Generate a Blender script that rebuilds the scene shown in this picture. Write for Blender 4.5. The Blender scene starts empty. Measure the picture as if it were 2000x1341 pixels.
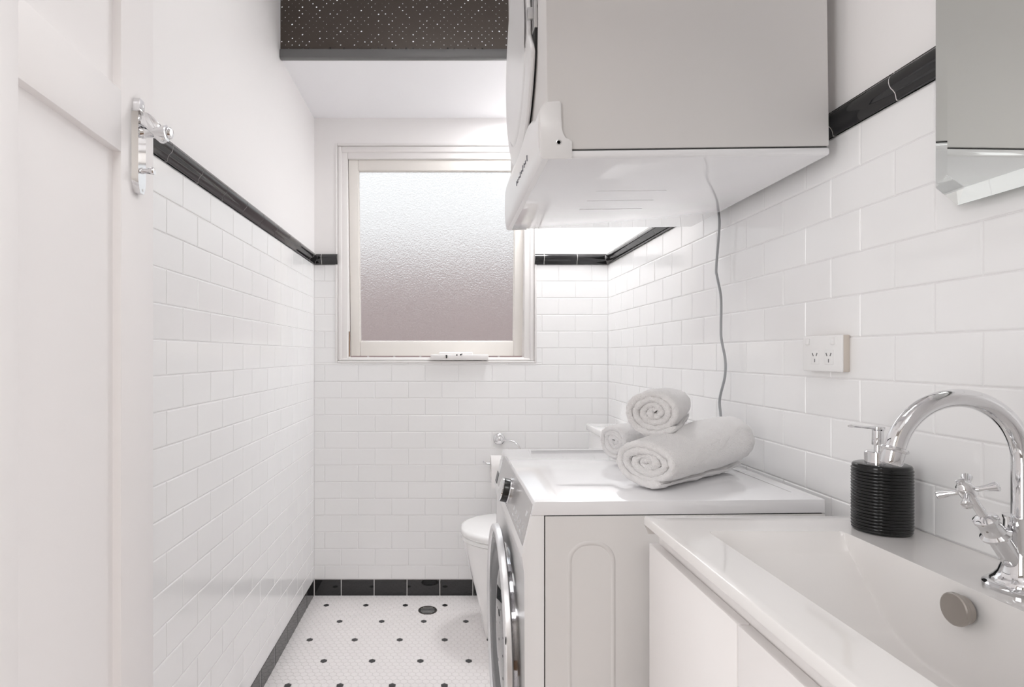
import bpy, bmesh, math, random
from mathutils import Vector, Matrix, noise
R = math.radians
random.seed(7)
C = bpy.context.scene.collection
S = bpy.context.scene

# ------------------------------------------------------------------ camera
cam_d = bpy.data.cameras.new('camera')
cam = bpy.data.objects.new('camera', cam_d); C.objects.link(cam)
cam.location = (0, 0, 1.126); cam.rotation_euler = (R(90), 0, 0)
cam_d.sensor_width = 36.0; cam_d.lens = 36.0*1100/2000
cam_d.shift_x = (1000-872)/2000; cam_d.shift_y = (694-670.5)/2000
cam_d.clip_start = 0.02; cam_d.clip_end = 60
S.camera = cam

# ------------------------------------------------------------------ world, lights, exposure
W = bpy.data.worlds.new('overcast_sky'); S.world = W; W.use_nodes = True
wn = W.node_tree.nodes; wl = W.node_tree.links
bg = wn['Background']; bg.inputs[1].default_value = 1.0
# overcast sky: about three times brighter overhead than at the horizon
wtc = wn.new('ShaderNodeTexCoord'); wsp = wn.new('ShaderNodeSeparateXYZ'); wr = wn.new('ShaderNodeValToRGB')
wl.new(wtc.outputs['Generated'], wsp.inputs[0]); wl.new(wsp.outputs[2], wr.inputs[0]); wl.new(wr.outputs[0], bg.inputs[0])
wr.color_ramp.elements[0].position = 0.36; wr.color_ramp.elements[0].color = (0.82, 0.83, 0.84, 1)
wr.color_ramp.elements[1].position = 0.85; wr.color_ramp.elements[1].color = (3.3, 3.5, 3.7, 1)
S.view_settings.view_transform = 'Standard'; S.view_settings.look = 'None'
S.view_settings.gamma = 1; S.view_settings.use_curve_mapping = False
S.view_settings.exposure = 0.16
S.cycles.use_denoising = True
S.cycles.max_bounces = 14; S.cycles.diffuse_bounces = 8; S.cycles.glossy_bounces = 6
S.cycles.transmission_bounces = 8; S.cycles.transparent_max_bounces = 12
S.cycles.sample_clamp_indirect = 6.0; S.cycles.caustics_reflective = False; S.cycles.blur_glossy = 0.6

def area(name, loc, rot, sx, sy, power, col=(1, 1, 1)):
    l = bpy.data.lights.new(name, 'AREA'); l.shape = 'RECTANGLE'; l.size = sx; l.size_y = sy
    l.energy = power; l.color = col
    o = bpy.data.objects.new(name, l); C.objects.link(o); o.location = loc; o.rotation_euler = rot
    return o
# added unseen fill lamps: room ceiling (housing built further down) and the hallway behind
area('ceiling_fill_light', (0.02, 1.25, 2.535), (0, 0, 0), 0.62, 0.62, 1.7, (1.0, 0.995, 0.99))
area('hallway_fill_light', (-0.1, -0.55, 2.45), (0, 0, 0), 0.5, 0.5, 10.5, (1.0, 0.995, 0.99))
area('soffit_fill_light', (0.46, 2.38, 2.222), (0, 0, 0), 0.26, 0.26, 7.2, (0.985, 0.99, 1.0))  # added fill hidden behind the dryer, brightens the toilet corner
area('hallway_right_fill_light', (1.46, -0.50, 1.25), (0, R(90), R(-18)), 1.9, 1.0, 22.0, (0.98, 0.99, 1.0))  # added fill from the hallway side, no window is built there
# added fill panel on the left behind the camera, brightens the right side
area('hallway_left_fill_light', (-1.46, -0.50, 1.25), (0, R(-90), R(18)), 1.9, 1.0, 29.0, (0.98, 0.99, 1.0))

# ------------------------------------------------------------------ materials
def mat(name, col, rough=0.5, metal=0.0, spec=0.5, coat=0.0, bump=None, vary=None, trans=0.0, ior=None, sheen=0.0, emit=None):
    m = bpy.data.materials.new(name); m.use_nodes = True
    n = m.node_tree.nodes; l = m.node_tree.links; b = n['Principled BSDF']
    b.inputs['Base Color'].default_value = (*col, 1); b.inputs['Roughness'].default_value = rough
    b.inputs['Metallic'].default_value = metal; b.inputs['Specular IOR Level'].default_value = spec
    b.inputs['Coat Weight'].default_value = coat; b.inputs['Coat Roughness'].default_value = 0.03
    b.inputs['Transmission Weight'].default_value = trans
    b.inputs['Sheen Weight'].default_value = sheen
    if ior: b.inputs['IOR'].default_value = ior
    if emit: b.inputs['Emission Color'].default_value = (*emit[:3], 1); b.inputs['Emission Strength'].default_value = emit[3]
    tc = n.new('ShaderNodeTexCoord')
    if bump:
        sc, st, dist = bump
        t = n.new('ShaderNodeTexNoise'); t.inputs['Scale'].default_value = sc; t.inputs['Detail'].default_value = 4
        bp = n.new('ShaderNodeBump'); bp.inputs['Strength'].default_value = st; bp.inputs['Distance'].default_value = dist
        l.new(tc.outputs['Object'], t.inputs['Vector']); l.new(t.outputs[0], bp.inputs['Height'])
        l.new(bp.outputs[0], b.inputs['Normal'])
    if vary:
        sc, amt = vary
        t = n.new('ShaderNodeTexNoise'); t.inputs['Scale'].default_value = sc; t.inputs['Detail'].default_value = 3
        r = n.new('ShaderNodeMapRange'); r.inputs[3].default_value = 1-amt; r.inputs[4].default_value = 1+amt*0.4
        mx = n.new('ShaderNodeVectorMath'); mx.operation = 'SCALE'; mx.inputs[0].default_value = col
        l.new(tc.outputs['Object'], t.inputs['Vector']); l.new(t.outputs[0], r.inputs[0])
        l.new(r.outputs[0], mx.inputs['Scale']); l.new(mx.outputs[0], b.inputs['Base Color'])
    return m

M = {}
M['tile'] = mat('white_glazed_tile', (0.91, 0.908, 0.908), 0.09, spec=0.5, bump=(14, 0.10, 0.004), vary=(3, 0.015))
M['grout'] = mat('grey_grout', (0.82, 0.81, 0.81), 0.9, bump=(300, 0.3, 0.001))
M['white_grout'] = mat('white_grout', (0.80, 0.78, 0.77), 0.8)
M['paint'] = mat('white_wall_paint', (0.90, 0.885, 0.88), 0.55, bump=(60, 0.05, 0.002))
M['ceil'] = mat('ceiling_paint', (0.93, 0.93, 0.95), 0.7, bump=(60, 0.05, 0.002))
M['black_tile'] = mat('black_glazed_tile', (0.012, 0.012, 0.013), 0.035, spec=0.7, bump=(20, 0.05, 0.003))
M['mosaic'] = mat('white_mosaic', (0.91, 0.88, 0.875), 0.35, vary=(40, 0.03))
M['mosaic_black'] = mat('black_mosaic', (0.03, 0.03, 0.032), 0.3)
M['mosaic_grout'] = mat('mosaic_grout', (0.78, 0.75, 0.74), 0.9)
M['gloss'] = mat('white_gloss_enamel_paint', (0.86, 0.84, 0.83), 0.30, bump=(25, 0.06, 0.003), vary=(5, 0.02))
M['doorpaint'] = mat('white_door_paint', (0.89, 0.865, 0.86), 0.55, bump=(18, 0.06, 0.004))
M['sash'] = mat('aged_cream_paint', (0.86, 0.83, 0.79), 0.4, bump=(30, 0.1, 0.003), vary=(9, 0.05))
M['rust'] = mat('brown_exposed_wood', (0.30, 0.17, 0.09), 0.8, vary=(80, 0.5))
M['chrome'] = mat('chrome', (0.78, 0.78, 0.79), 0.045, metal=1)
M['silver'] = mat('satin_silver_bezel', (0.88, 0.88, 0.89), 0.33, metal=0.75)
M['nickel'] = mat('brushed_nickel', (0.42, 0.39, 0.36), 0.28, metal=1)
M['steel'] = mat('steel', (0.6, 0.6, 0.6), 0.3, metal=1)
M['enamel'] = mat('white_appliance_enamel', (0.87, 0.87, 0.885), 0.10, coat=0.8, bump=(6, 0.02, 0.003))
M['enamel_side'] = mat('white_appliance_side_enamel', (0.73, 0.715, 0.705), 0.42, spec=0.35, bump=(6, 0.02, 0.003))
M['appl_plastic'] = mat('white_appliance_plastic', (0.86, 0.855, 0.855), 0.28)
M['panelgrey'] = mat('silver_control_panel', (0.50, 0.49, 0.49), 0.20)
M['glyph'] = mat('pale_panel_print', (0.75, 0.75, 0.76), 0.4)
M['darkglyph'] = mat('grey_panel_print', (0.12, 0.12, 0.15), 0.5)
M['dark'] = mat('black_plastic', (0.015, 0.015, 0.015), 0.25)
M['gap'] = mat('dark_gap_rubber', (0.03, 0.03, 0.03), 0.8)
M['doorgrey'] = mat('grey_door_plastic', (0.20, 0.205, 0.21), 0.25)
M['darkglass'] = mat('smoked_door_glass', (0.03, 0.035, 0.04), 0.03, spec=0.8)
M['ceramic'] = mat('white_vitreous_china', (0.92, 0.915, 0.91), 0.05, coat=0.5)
M['basin'] = mat('white_polymarble', (0.83, 0.812, 0.798), 0.07, coat=0.5)
M['cabinet'] = mat('white_cabinet_lacquer', (0.88, 0.855, 0.845), 0.33)
M['blackcer'] = mat('black_ribbed_ceramic', (0.006, 0.0065, 0.0065), 0.14, spec=0.4)
M['outlet'] = mat('white_outlet_plastic', (0.88, 0.875, 0.87), 0.25)
M['outlet_block'] = mat('beige_mounting_block', (0.62, 0.56, 0.50), 0.4)
M['slot'] = mat('dark_slot', (0.10, 0.10, 0.10), 0.8)
M['cord'] = mat('grey_cable_sheath', (0.36, 0.37, 0.38), 0.4)
M['towel'] = mat('white_terry_towel', (0.93, 0.915, 0.91), 0.95, spec=0.1, sheen=0.4, bump=(520, 0.9, 0.0035))
M['paper'] = mat('toilet_paper', (0.86, 0.84, 0.83), 0.95, spec=0.1)
M['mirror'] = mat('mirror_silvering', (0.86, 0.89, 0.87), 0.01, metal=1)
M['mirror_edge'] = mat('mirror_glass_edge', (0.42, 0.46, 0.42), 0.15)
M['rail'] = mat('grey_metal_rail', (0.15, 0.15, 0.15), 0.4)
M['brick'] = None
M['lamp'] = mat('fill_lamp_diffuser', (0.9, 0.9, 0.9), 0.5, emit=(1, 0.99, 0.98, 1.2))  # glowing face of the added ceiling fill lamps
M['hall'] = mat('hallway_paint', (0.45, 0.42, 0.39), 0.7)
M['hallfloor'] = mat('hallway_timber_floor', (0.16, 0.09, 0.05), 0.35)
M['drain'] = mat('drain_dark_metal', (0.10, 0.09, 0.085), 0.35, metal=0.8)
M['holerim'] = mat('pink_laundry_reflection', (0.5, 0.4, 0.36), 0.6)

def brick_mat():
    m = bpy.data.materials.new('outdoor_brick'); m.use_nodes = True
    n = m.node_tree.nodes; l = m.node_tree.links; b = n['Principled BSDF']; b.inputs['Roughness'].default_value = 0.9
    tc = n.new('ShaderNodeTexCoord'); mp = n.new('ShaderNodeMapping'); mp.inputs['Rotation'].default_value = (R(90), 0, 0)
    t = n.new('ShaderNodeTexBrick'); t.inputs['Color1'].default_value = (0.29, 0.21, 0.20, 1)
    t.inputs['Color2'].default_value = (0.24, 0.18, 0.175, 1); t.inputs['Mortar'].default_value = (0.46, 0.41, 0.40, 1)
    t.inputs['Scale'].default_value = 2.2
    l.new(tc.outputs['Object'], mp.inputs[0]); l.new(mp.outputs[0], t.inputs['Vector']); l.new(t.outputs['Color'], b.inputs['Base Color'])
    return m
M['brick'] = brick_mat()

def frosted():
    m = bpy.data.materials.new('frosted_cathedral_glass'); m.use_nodes = True
    n = m.node_tree.nodes; l = m.node_tree.links; b = n['Principled BSDF']
    b.inputs['Base Color'].default_value = (0.97, 0.97, 0.97, 1)
    b.inputs['Roughness'].default_value = 0.42; b.inputs['Transmission Weight'].default_value = 1.0; b.inputs['IOR'].default_value = 1.35
    tc = n.new('ShaderNodeTexCoord'); t = n.new('ShaderNodeTexVoronoi'); t.inputs['Scale'].default_value = 150
    bp = n.new('ShaderNodeBump'); bp.inputs['Strength'].default_value = 0.55; bp.inputs['Distance'].default_value = 0.003
    l.new(tc.outputs['Object'], t.inputs['Vector']); l.new(t.outputs[0], bp.inputs['Height']); l.new(bp.outputs[0], b.inputs['Normal'])
    return m
M['frosted'] = frosted()

# ------------------------------------------------------------------ mesh helpers
def finish(bm, angle=38, smooth=True):
    bmesh.ops.recalc_face_normals(bm, faces=bm.faces)
    return bm

def abs_loc(p):
    v = Vector((0, 0, 0))
    while p is not None:
        v += p.location; p = p.parent
    return v

def obj(name, bm, m, parent=None, angle=38, recalc=True, weld=False):
    """links a mesh given in world coordinates as ONE object (origin at its base centre)"""
    if weld: bmesh.ops.remove_doubles(bm, verts=bm.verts, dist=1e-5)
    if recalc: bmesh.ops.recalc_face_normals(bm, faces=bm.faces)
    xs = [v.co.x for v in bm.verts]; ys = [v.co.y for v in bm.verts]; zs = [v.co.z for v in bm.verts]
    o0 = Vector(((min(xs)+max(xs))/2, (min(ys)+max(ys))/2, min(zs)))
    bmesh.ops.translate(bm, verts=bm.verts, vec=-o0)
    me = bpy.data.meshes.new(name); bm.to_mesh(me); bm.free()
    for mm in (m if isinstance(m, (list, tuple)) else [m]): me.materials.append(mm)
    if angle:
        me.shade_smooth(); me.set_sharp_from_angle(angle=R(angle))
    o = bpy.data.objects.new(name, me); C.objects.link(o)
    if parent: o.parent = parent
    o.location = o0 - (abs_loc(parent) if parent else Vector((0, 0, 0)))
    return o

def thing(name, label, cat, loc, group=None):
    o = bpy.data.objects.new(name, None); C.objects.link(o); o.location = loc
    o.empty_display_size = 0.1
    o['label'] = label; o['category'] = cat
    if group: o['group'] = group
    return o
def tag(o, label, cat, group=None):
    o['label'] = label; o['category'] = cat
    if group: o['group'] = group
    return o
def struct(o): o['kind'] = 'structure'; return o

def bx(bm, x0, x1, y0, y1, z0, z1, bev=0.0, seg=2, mi=0):
    vs = [bm.verts.new((x, y, z)) for z in (z0, z1) for y in (y0, y1) for x in (x0, x1)]
    f = [(0, 2, 3, 1), (4, 5, 7, 6), (0, 1, 5, 4), (2, 6, 7, 3), (0, 4, 6, 2), (1, 3, 7, 5)]
    fs = [bm.faces.new([vs[i] for i in q]) for q in f]
    for q in fs: q.material_index = mi
    if bev > 0:
        es = set(e for q in fs for e in q.edges)
        r = bmesh.ops.bevel(bm, geom=list(es), offset=bev, segments=seg, profile=0.5, affect='EDGES')
        for q in r['faces']: q.material_index = mi
    return fs
def box(*a, **k):
    bm = bmesh.new(); bx(bm, *a, **k); return bm

def frame_of(d, up=Vector((0, 0, 1))):
    d = d.normalized()
    if abs(d.dot(up)) > 0.95: up = Vector((0, 1, 0))
    a = d.cross(up).normalized(); b = a.cross(d).normalized()
    return a, b

def lathe(bm, prof, origin, axis, seg=48, mi=0, rfun=None, squash=1.0, cap=True):
    """prof: (radius, distance along axis) list"""
    axis = Vector(axis).normalized(); a, b = frame_of(axis); origin = Vector(origin); rings = []
    for r, h in prof:
        if r < 1e-6: rings.append([bm.verts.new(origin+axis*h)]); continue
        ring = []
        for k in range(seg):
            t = 2*math.pi*k/seg; rr = r if rfun is None else rfun(r, h, t)
            ring.append(bm.verts.new(origin+axis*h+(a*math.cos(t)+b*math.sin(t)*squash)*rr))
        rings.append(ring)
    for p, q in zip(rings, rings[1:]):
        for k in range(seg):
            k2 = (k+1) % seg
            if len(p) == 1 and len(q) == 1: continue
            if len(p) == 1: f = bm.faces.new((p[0], q[k], q[k2]))
            elif len(q) == 1: f = bm.faces.new((p[k], q[0], p[k2]))
            else: f = bm.faces.new((p[k], q[k], q[k2], p[k2]))
            f.material_index = mi
    if cap:
        for ring in (rings[0], rings[-1]):
            if len(ring) > 1: bm.faces.new(ring).material_index = mi
    return bm

def tube(bm, pts, r, seg=16, mi=0, cap=True, sy=1.0, up=None):
    pts = [Vector(p) for p in pts]; n = len(pts)
    rr = r if isinstance(r, (list, tuple)) else [r]*n
    ds = [(pts[min(i+1, n-1)]-pts[max(i-1, 0)]).normalized() for i in range(n)]
    a, b = frame_of(ds[0], up or Vector((0, 0, 1))); rings = []
    for i in range(n):
        if i:
            rot = ds[i-1].rotation_difference(ds[i]); a = rot @ a; b = rot @ b
        rings.append([bm.verts.new(pts[i]+(a*math.cos(2*math.pi*k/seg)+b*sy*math.sin(2*math.pi*k/seg))*rr[i]) for k in range(seg)])
    for p, q in zip(rings, rings[1:]):
        for k in range(seg): bm.faces.new((p[k], q[k], q[(k+1) % seg], p[(k+1) % seg])).material_index = mi
    if cap:
        bm.faces.new(rings[0]).material_index = mi; bm.faces.new(rings[-1][::-1]).material_index = mi
    return bm

def smooth_path(pts, n=8):
    P = [Vector(p) for p in pts]; out = []
    for i in range(len(P)-1):
        p0 = P[max(i-1, 0)]; p1 = P[i]; p2 = P[i+1]; p3 = P[min(i+2, len(P)-1)]
        for k in range(n):
            t = k/n
            out.append(0.5*((2*p1)+(p2-p0)*t+(2*p0-5*p1+4*p2-p3)*t*t+(3*p1-p0-3*p2+p3)*t**3))
    out.append(P[-1]); return out

def prism(bm, poly, y0, y1, mi=0, bev=0):
    """polygon in (x,z) extruded along y"""
    A = [bm.verts.new((x, y0, z)) for x, z in poly]; B = [bm.verts.new((x, y1, z)) for x, z in poly]
    n = len(poly); fs = [bm.faces.new(A), bm.faces.new(B[::-1])]
    for k in range(n): fs.append(bm.faces.new((A[k], B[k], B[(k+1) % n], A[(k+1) % n])))
    for f in fs: f.material_index = mi
    if bev:
        es = set(e for q in fs for e in q.edges)
        bmesh.ops.bevel(bm, geom=list(es), offset=bev, segments=2, profile=0.5, affect='EDGES')
    return bm

# ------------------------------------------------------------------ room numbers (metres)
XL, XR, YB = -0.6214, 0.7584, 2.645
ROW, TILE = 0.0785, 0.157
ZT = 1.553            # underside of the black dado rail
ZS = 0.0757           # top of the black skirting
CEIL, SOFF, YS = 2.60, 2.241, 2.118
YF = 0.33             # inner face of the doorway wall
GR = 0.0012           # grout lies this deep behind the tile faces

def rect_minus(r, h):
    u0, u1, v0, v1 = r; a0, a1, b0, b1 = h
    if u1 <= a0 or u0 >= a1 or v1 <= b0 or v0 >= b1: return [r]
    out = []
    if v0 < b0: out.append((u0, u1, v0, b0))
    if v1 > b1: out.append((u0, u1, b1, v1))
    w0, w1 = max(v0, b0), min(v1, b1)
    if u0 < a0: out.append((u0, a0, w0, w1))
    if u1 > a1: out.append((a1, u1, w0, w1))
    return out

def tile_piece(bm, T, r, thick=0.0032, mi=0, tilt=0.0012):
    """a pillow-edged glazed tile; T(u, v, d) maps wall coordinates to the world"""
    u0, u1, v0, v1 = r
    if u1-u0 < 0.006 or v1-v0 < 0.006: return
    tu = random.gauss(0, tilt); tv = random.gauss(0, tilt)
    cu, cv = (u0+u1)/2, (v0+v1)/2; rings = []
    for ins, d in ((0, -thick), (0, -0.0014), (0.0008, -0.0005), (0.0026, 0.0)):
        rings.append([bm.verts.new(T(u, v, d+(u-cu)*tu+(v-cv)*tv))
                      for u, v in ((u0+ins, v0+ins), (u1-ins, v0+ins), (u1-ins, v1-ins), (u0+ins, v1-ins))])
    for p, q in zip(rings, rings[1:]):
        for k in range(4): bm.faces.new((p[k], p[(k+1) % 4], q[(k+1) % 4], q[k])).material_index = mi
    bm.faces.new(rings[-1]).material_index = mi

def tile_field(T, u0, u1, phase, parity, z0, holes=()):
    bm = bmesh.new(); g = 0.0009; k = 0
    while True:
        v1 = ZT-k*ROW; v0 = v1-ROW
        if v1 <= z0+0.004: break
        off = phase if (k % 2) == parity else phase+TILE/2
        n0 = math.floor((u0-off)/TILE)-1
        u = off+n0*TILE
        while u < u1:
            r = (max(u+g, u0), min(u+TILE-g, u1), max(v0+g, z0), v1-g)
            if r[1]-r[0] > 0.004:
                rs = [r]
                for h in holes: rs = [q for s in rs for q in rect_minus(s, h)]
                for q in rs: tile_piece(bm, T, q)
            u += TILE
        k += 1
    return bm

TLm = lambda u, v, d: (XL+d, u, v)
TRm = lambda u, v, d: (XR-d, u, v)
TBm = lambda u, v, d: (u, YB-d, v)

# --- floor: hexagon mosaic on a bed of grout
bm = bmesh.new()
bx(bm, -1.6, 1.6, -1.3, YB+0.3, -0.14, -0.02, mi=3)
bx(bm, XL-0.05, XR+0.05, 0.2, YB+0.05, -0.05, -0.0008, mi=2)
p = 0.02549; py = p*math.sqrt(3)/2; x0, y0 = -0.5423-p*7*2, 2.2333-py*7*14
hr = (p-0.0016)/2/math.cos(math.pi/6)
for j in range(0, 130):
    for i in range(0, 80):
        hx = x0+(i+0.5*(j & 1))*p; hy = y0+j*py
        if not (XL-0.002 < hx < XR+0.004 and 0.28 < hy < YB+0.004): continue
        black = (j % 7 == 0) and ((i % 7 == 0) if (j//7) % 2 == 0 else (i % 7 == 3))
        mi = 1 if black else 0
        tx, ty = random.gauss(0, 0.004), random.gauss(0, 0.004)
        A = []; B = []
        for k in range(6):
            a = math.pi/6+k*math.pi/3
            dx, dy = math.cos(a), math.sin(a)
            A.append(bm.verts.new((hx+dx*hr, hy+dy*hr, -0.0016)))
            q = hr-0.0010
            B.append(bm.verts.new((hx+dx*q, hy+dy*q, dx*q*tx+dy*q*ty)))
        bm.faces.new(B).material_index = mi
        for k in range(6): bm.faces.new((A[k], A[(k+1) % 6], B[(k+1) % 6], B[k])).material_index = mi
struct(obj('floor', bm, [M['mosaic'], M['mosaic_black'], M['mosaic_grout'], M['hallfloor']], angle=30))

# --- walls
WIN = (-0.5216, 0.4225, 1.0923, 2.121)      # clear hole in the back wall: x0, x1, z0, z1
def wall_side(name, sgn, X, T, phase, parity):
    bm = bmesh.new()
    a, b = (X-0.12, X) if sgn < 0 else (X, X+0.12)
    ga, gb = (X-0.12, X-GR-0.0006) if sgn < 0 else (X+GR+0.0006, X+0.12)
    bx(bm, a, b, 0.2, YB+0.3, 1.575, 2.7, mi=0)
    bx(bm, ga, gb, 0.2, YB+0.3, -0.05, 1.575, mi=1)
    w = struct(obj(name, bm, [M['paint'], M['grout']], angle=None))
    t = obj('wall_tiles', tile_field(T, YF, YB, phase, parity, ZS+0.001), M['tile'], parent=w, angle=None)
    return w
wall_side('wall_left', -1, XL, TLm, 1.2514-TILE*8, 1)
wall_side('wall_right', 1, XR, TRm, 0.7971-TILE*6, 1)

bm = bmesh.new()
for r in rect_minus((XL-0.12, XR+0.12, 1.575, 2.7), WIN): bx(bm, r[0], r[1], YB, YB+0.14, r[2], r[3], mi=0)
for r in rect_minus((XL-0.12, XR+0.12, -0.05, 1.575), WIN): bx(bm, r[0], r[1], YB+GR+0.0006, YB+0.14, r[2], r[3], mi=1)
wb = struct(obj('wall_back', bm, [M['paint'], M['grout']], angle=None))
obj('wall_tiles', tile_field(TBm, XL, XR, -0.494-TILE*4, 1, ZS+0.001, holes=[WIN]), M['tile'], parent=wb, angle=None)

bm = bmesh.new()       # doorway wall just behind the first fittings
bx(bm, XL-0.12, -0.56, 0.2, YF, 0, 2.6); bx(bm, 0.37, XR+0.12, 0.2, YF, 0, 2.6); bx(bm, -0.56, 0.37, 0.2, YF, 2.08, 2.6)
struct(obj('wall_front', bm, M['paint'], angle=None))
bm = box(-1.6, 1.6, -1.3, -1.2, -0.02, 2.6); bx(bm, -1.6, -1.5, -1.2, 0.2, -0.02, 2.6); bx(bm, 1.5, 1.6, -1.2, 0.2, -0.02, 2.6)
bx(bm, -1.6, XL-0.12, 0.2, 0.3, -0.02, 2.6); bx(bm, XR+0.12, 1.6, 0.2, 0.3, -0.02, 2.6)
struct(obj('wall_hall', bm, M['hall'], angle=None))
bm = bmesh.new()
bx(bm, -1.6, 1.6, -1.3, 0.2, 2.6, 2.68); bx(bm, XL-0.12, XR+0.12, 0.2, YS-0.02, CEIL, CEIL+0.1)
struct(obj('ceiling', bm, M['ceil'], angle=None))
struct(obj('ceiling_soffit', box(XL-0.05, XR+0.05, YS, YB+0.05, SOFF, SOFF+0.05), M['ceil'], angle=None))

# --- black skirting tiles
def skirting(name, T, u0, u1, joint, c0=0.0, c1=0.0):
    bm = bmesh.new(); j = joint
    while j-0.1545 > u0: j -= 0.1545
    cuts = [u0]
    while j < u1:
        if j > u0+0.004: cuts.append(j)
        j += 0.1545
    cuts.append(u1)
    for a, b in zip(cuts, cuts[1:]):
        if b-a > 0.012: tile_piece(bm, T, (a+0.0014, b-0.0014, -0.002, ZS-0.0012), thick=0.004, mi=0, tilt=0.0006)
    n0 = len(bm.verts)
    # grout bed behind the pieces
    q = [bm.verts.new(T(u, v, -0.0012)) for u, v in ((u0, -0.01), (u1, -0.01), (u1, ZS), (u0, ZS))]
    bm.faces.new(q).material_index = 1
    return struct(obj(name, bm, [M['black_tile'], M['white_grout']], angle=None))
skirting('baseboard_left', TLm, YF, YB-0.001, 2.197)
skirting('baseboard_back', TBm, XL+0.001, XR, (666.3-872)/416)
skirting('baseboard_right', TRm, YF, YB-0.001, 2.10)

# --- black dado rail with a wavy profile
PROF = [(0, 0.0), (0.0045, 0.0), (0.0060, 0.002), (0.0066, 0.007), (0.0080, 0.012), (0.0112, 0.0165), (0.0150, 0.0200), (0.0176, 0.0245), (0.0188, 0.030), (0.0184, 0.0355),
        (0.0164, 0.040), (0.0130, 0.0430), (0.0105, 0.0438), (0.0095, 0.0470), (0.0060, 0.0478), (0, 0.0478)]
def dado(name, T, u0, u1, joint, m0=0, m1=0):
    bm = bmesh.new(); L = 0.1545; j = joint
    while j-L > u0: j -= L
    cuts = [u0]
    while j < u1-0.004:
        if j > u0+0.012: cuts.append(j)
        j += L
    cuts.append(u1); g = 0.0012
    for i, (a, b) in enumerate(zip(cuts, cuts[1:])):
        first, last = i == 0, i == len(cuts)-2
        A = [bm.verts.new(T(a+(m0*d if first else 0)+g, ZT+z, d)) for d, z in PROF]
        B = [bm.verts.new(T(b-(m1*d if last else 0)-g, ZT+z, d)) for d, z in PROF]
        for k in range(len(PROF)-1): bm.faces.new((A[k], A[k+1], B[k+1], B[k]))
        bm.faces.new(A); bm.faces.new(B[::-1])
    A = [bm.verts.new(T(u0+m0*max(d-0.0008, 0)+0.0002, ZT+z, max(d-0.0008, 0))) for d, z in PROF]
    B = [bm.verts.new(T(u1-m1*max(d-0.0008, 0)-0.0002, ZT+z, max(d-0.0008, 0))) for d, z in PROF]
    for k in range(len(PROF)-1): bm.faces.new((A[k], A[k+1], B[k+1], B[k])).material_index = 1
    return struct(obj(name, bm, [M['black_tile'], M['white_grout']], angle=50))
dado('trim_1', TLm, YF, YB, 1.243, 0, 1)
dado('trim_2', TBm, XL, WIN[0]+0.012, XL+0.5, 1, 0)
dado('trim_3', TBm, WIN[1]-0.010, XR, (1062.2-872)/416, 0, 1)
dado('trim_4', TRm, YF, YB, 0.943, 0, 1)

# ------------------------------------------------------------------ window
bm = bmesh.new()
x0, x1, z0, z1 = WIN
def ring_frame(bm, x0, x1, z0, z1, w, y0, y1, wb=None, wt=None, bev=0.002, mi=0):
    wb = wb or w; wt = wt or w
    bx(bm, x0, x0+w, y0, y1, z0, z1, bev=bev, mi=mi); bx(bm, x1-w, x1, y0, y1, z0, z1, bev=bev, mi=mi)
    bx(bm, x0+w, x1-w, y0, y1, z0, z0+wb, bev=bev, mi=mi); bx(bm, x0+w, x1-w, y0, y1, z1-wt, z1, bev=bev, mi=mi)
ring_frame(bm, x0-0.001, x1+0.001, z0-0.001, z1+0.001, 0.010, YB-0.004, YB+0.12, bev=0.003)
ring_frame(bm, x0+0.010, x1-0.010, z0+0.010, z1-0.010, 0.044, YB+0.016, YB+0.12, wb=0.016, wt=0.055, bev=0.004)
ring_frame(bm, x0+0.010, x1-0.010, z0+0.010, z1-0.010, 0.018, YB+0.006, YB+0.10, wb=0.010, wt=0.026, bev=0.004)
win = struct(obj('window_1', bm, M['gloss'], angle=30))
# top-hung sash pushed out a little at its foot
SX0, SX1, SZ0, SZ1 = x0+0.056, x1-0.050, z0+0.029, z1-0.066
bm = bmesh.new()
ring_frame(bm, SX0, SX1, SZ0, SZ1, 0.045, YB+0.03, YB+0.062, wb=0.070, wt=0.050, bev=0.003)
ring_frame(bm, SX0+0.042, SX1-0.042, SZ0+0.066, SZ1-0.046, 0.007, YB+0.036, YB+0.056, bev=0.002)
hinge = Matrix.Translation((0, YB+0.03, SZ1)) @ Matrix.Rotation(R(4.2), 4, 'X') @ Matrix.Translation((0, -YB-0.03, -SZ1))
bmesh.ops.transform(bm, matrix=hinge, verts=bm.verts)
sash = obj('window_sash', bm, M['sash'], parent=win, angle=30)
bm = box(SX0+0.043, SX1-0.043, YB+0.044, YB+0.048, SZ0+0.068, SZ1-0.048)
bmesh.ops.transform(bm, matrix=hinge, verts=bm.verts)
obj('window_pane', bm, M['frosted'], parent=sash, angle=None)
bm = bmesh.new()
bx(bm, SX1-0.004, SX1+0.001, YB+0.05, YB+0.055, SZ0, SZ0+0.22); bx(bm, SX0-0.001, SX0+0.003, YB+0.05, YB+0.055, SZ0, SZ0+0.12)
obj('bare_wood_edge', bm, M['rust'], parent=win, angle=None)
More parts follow.
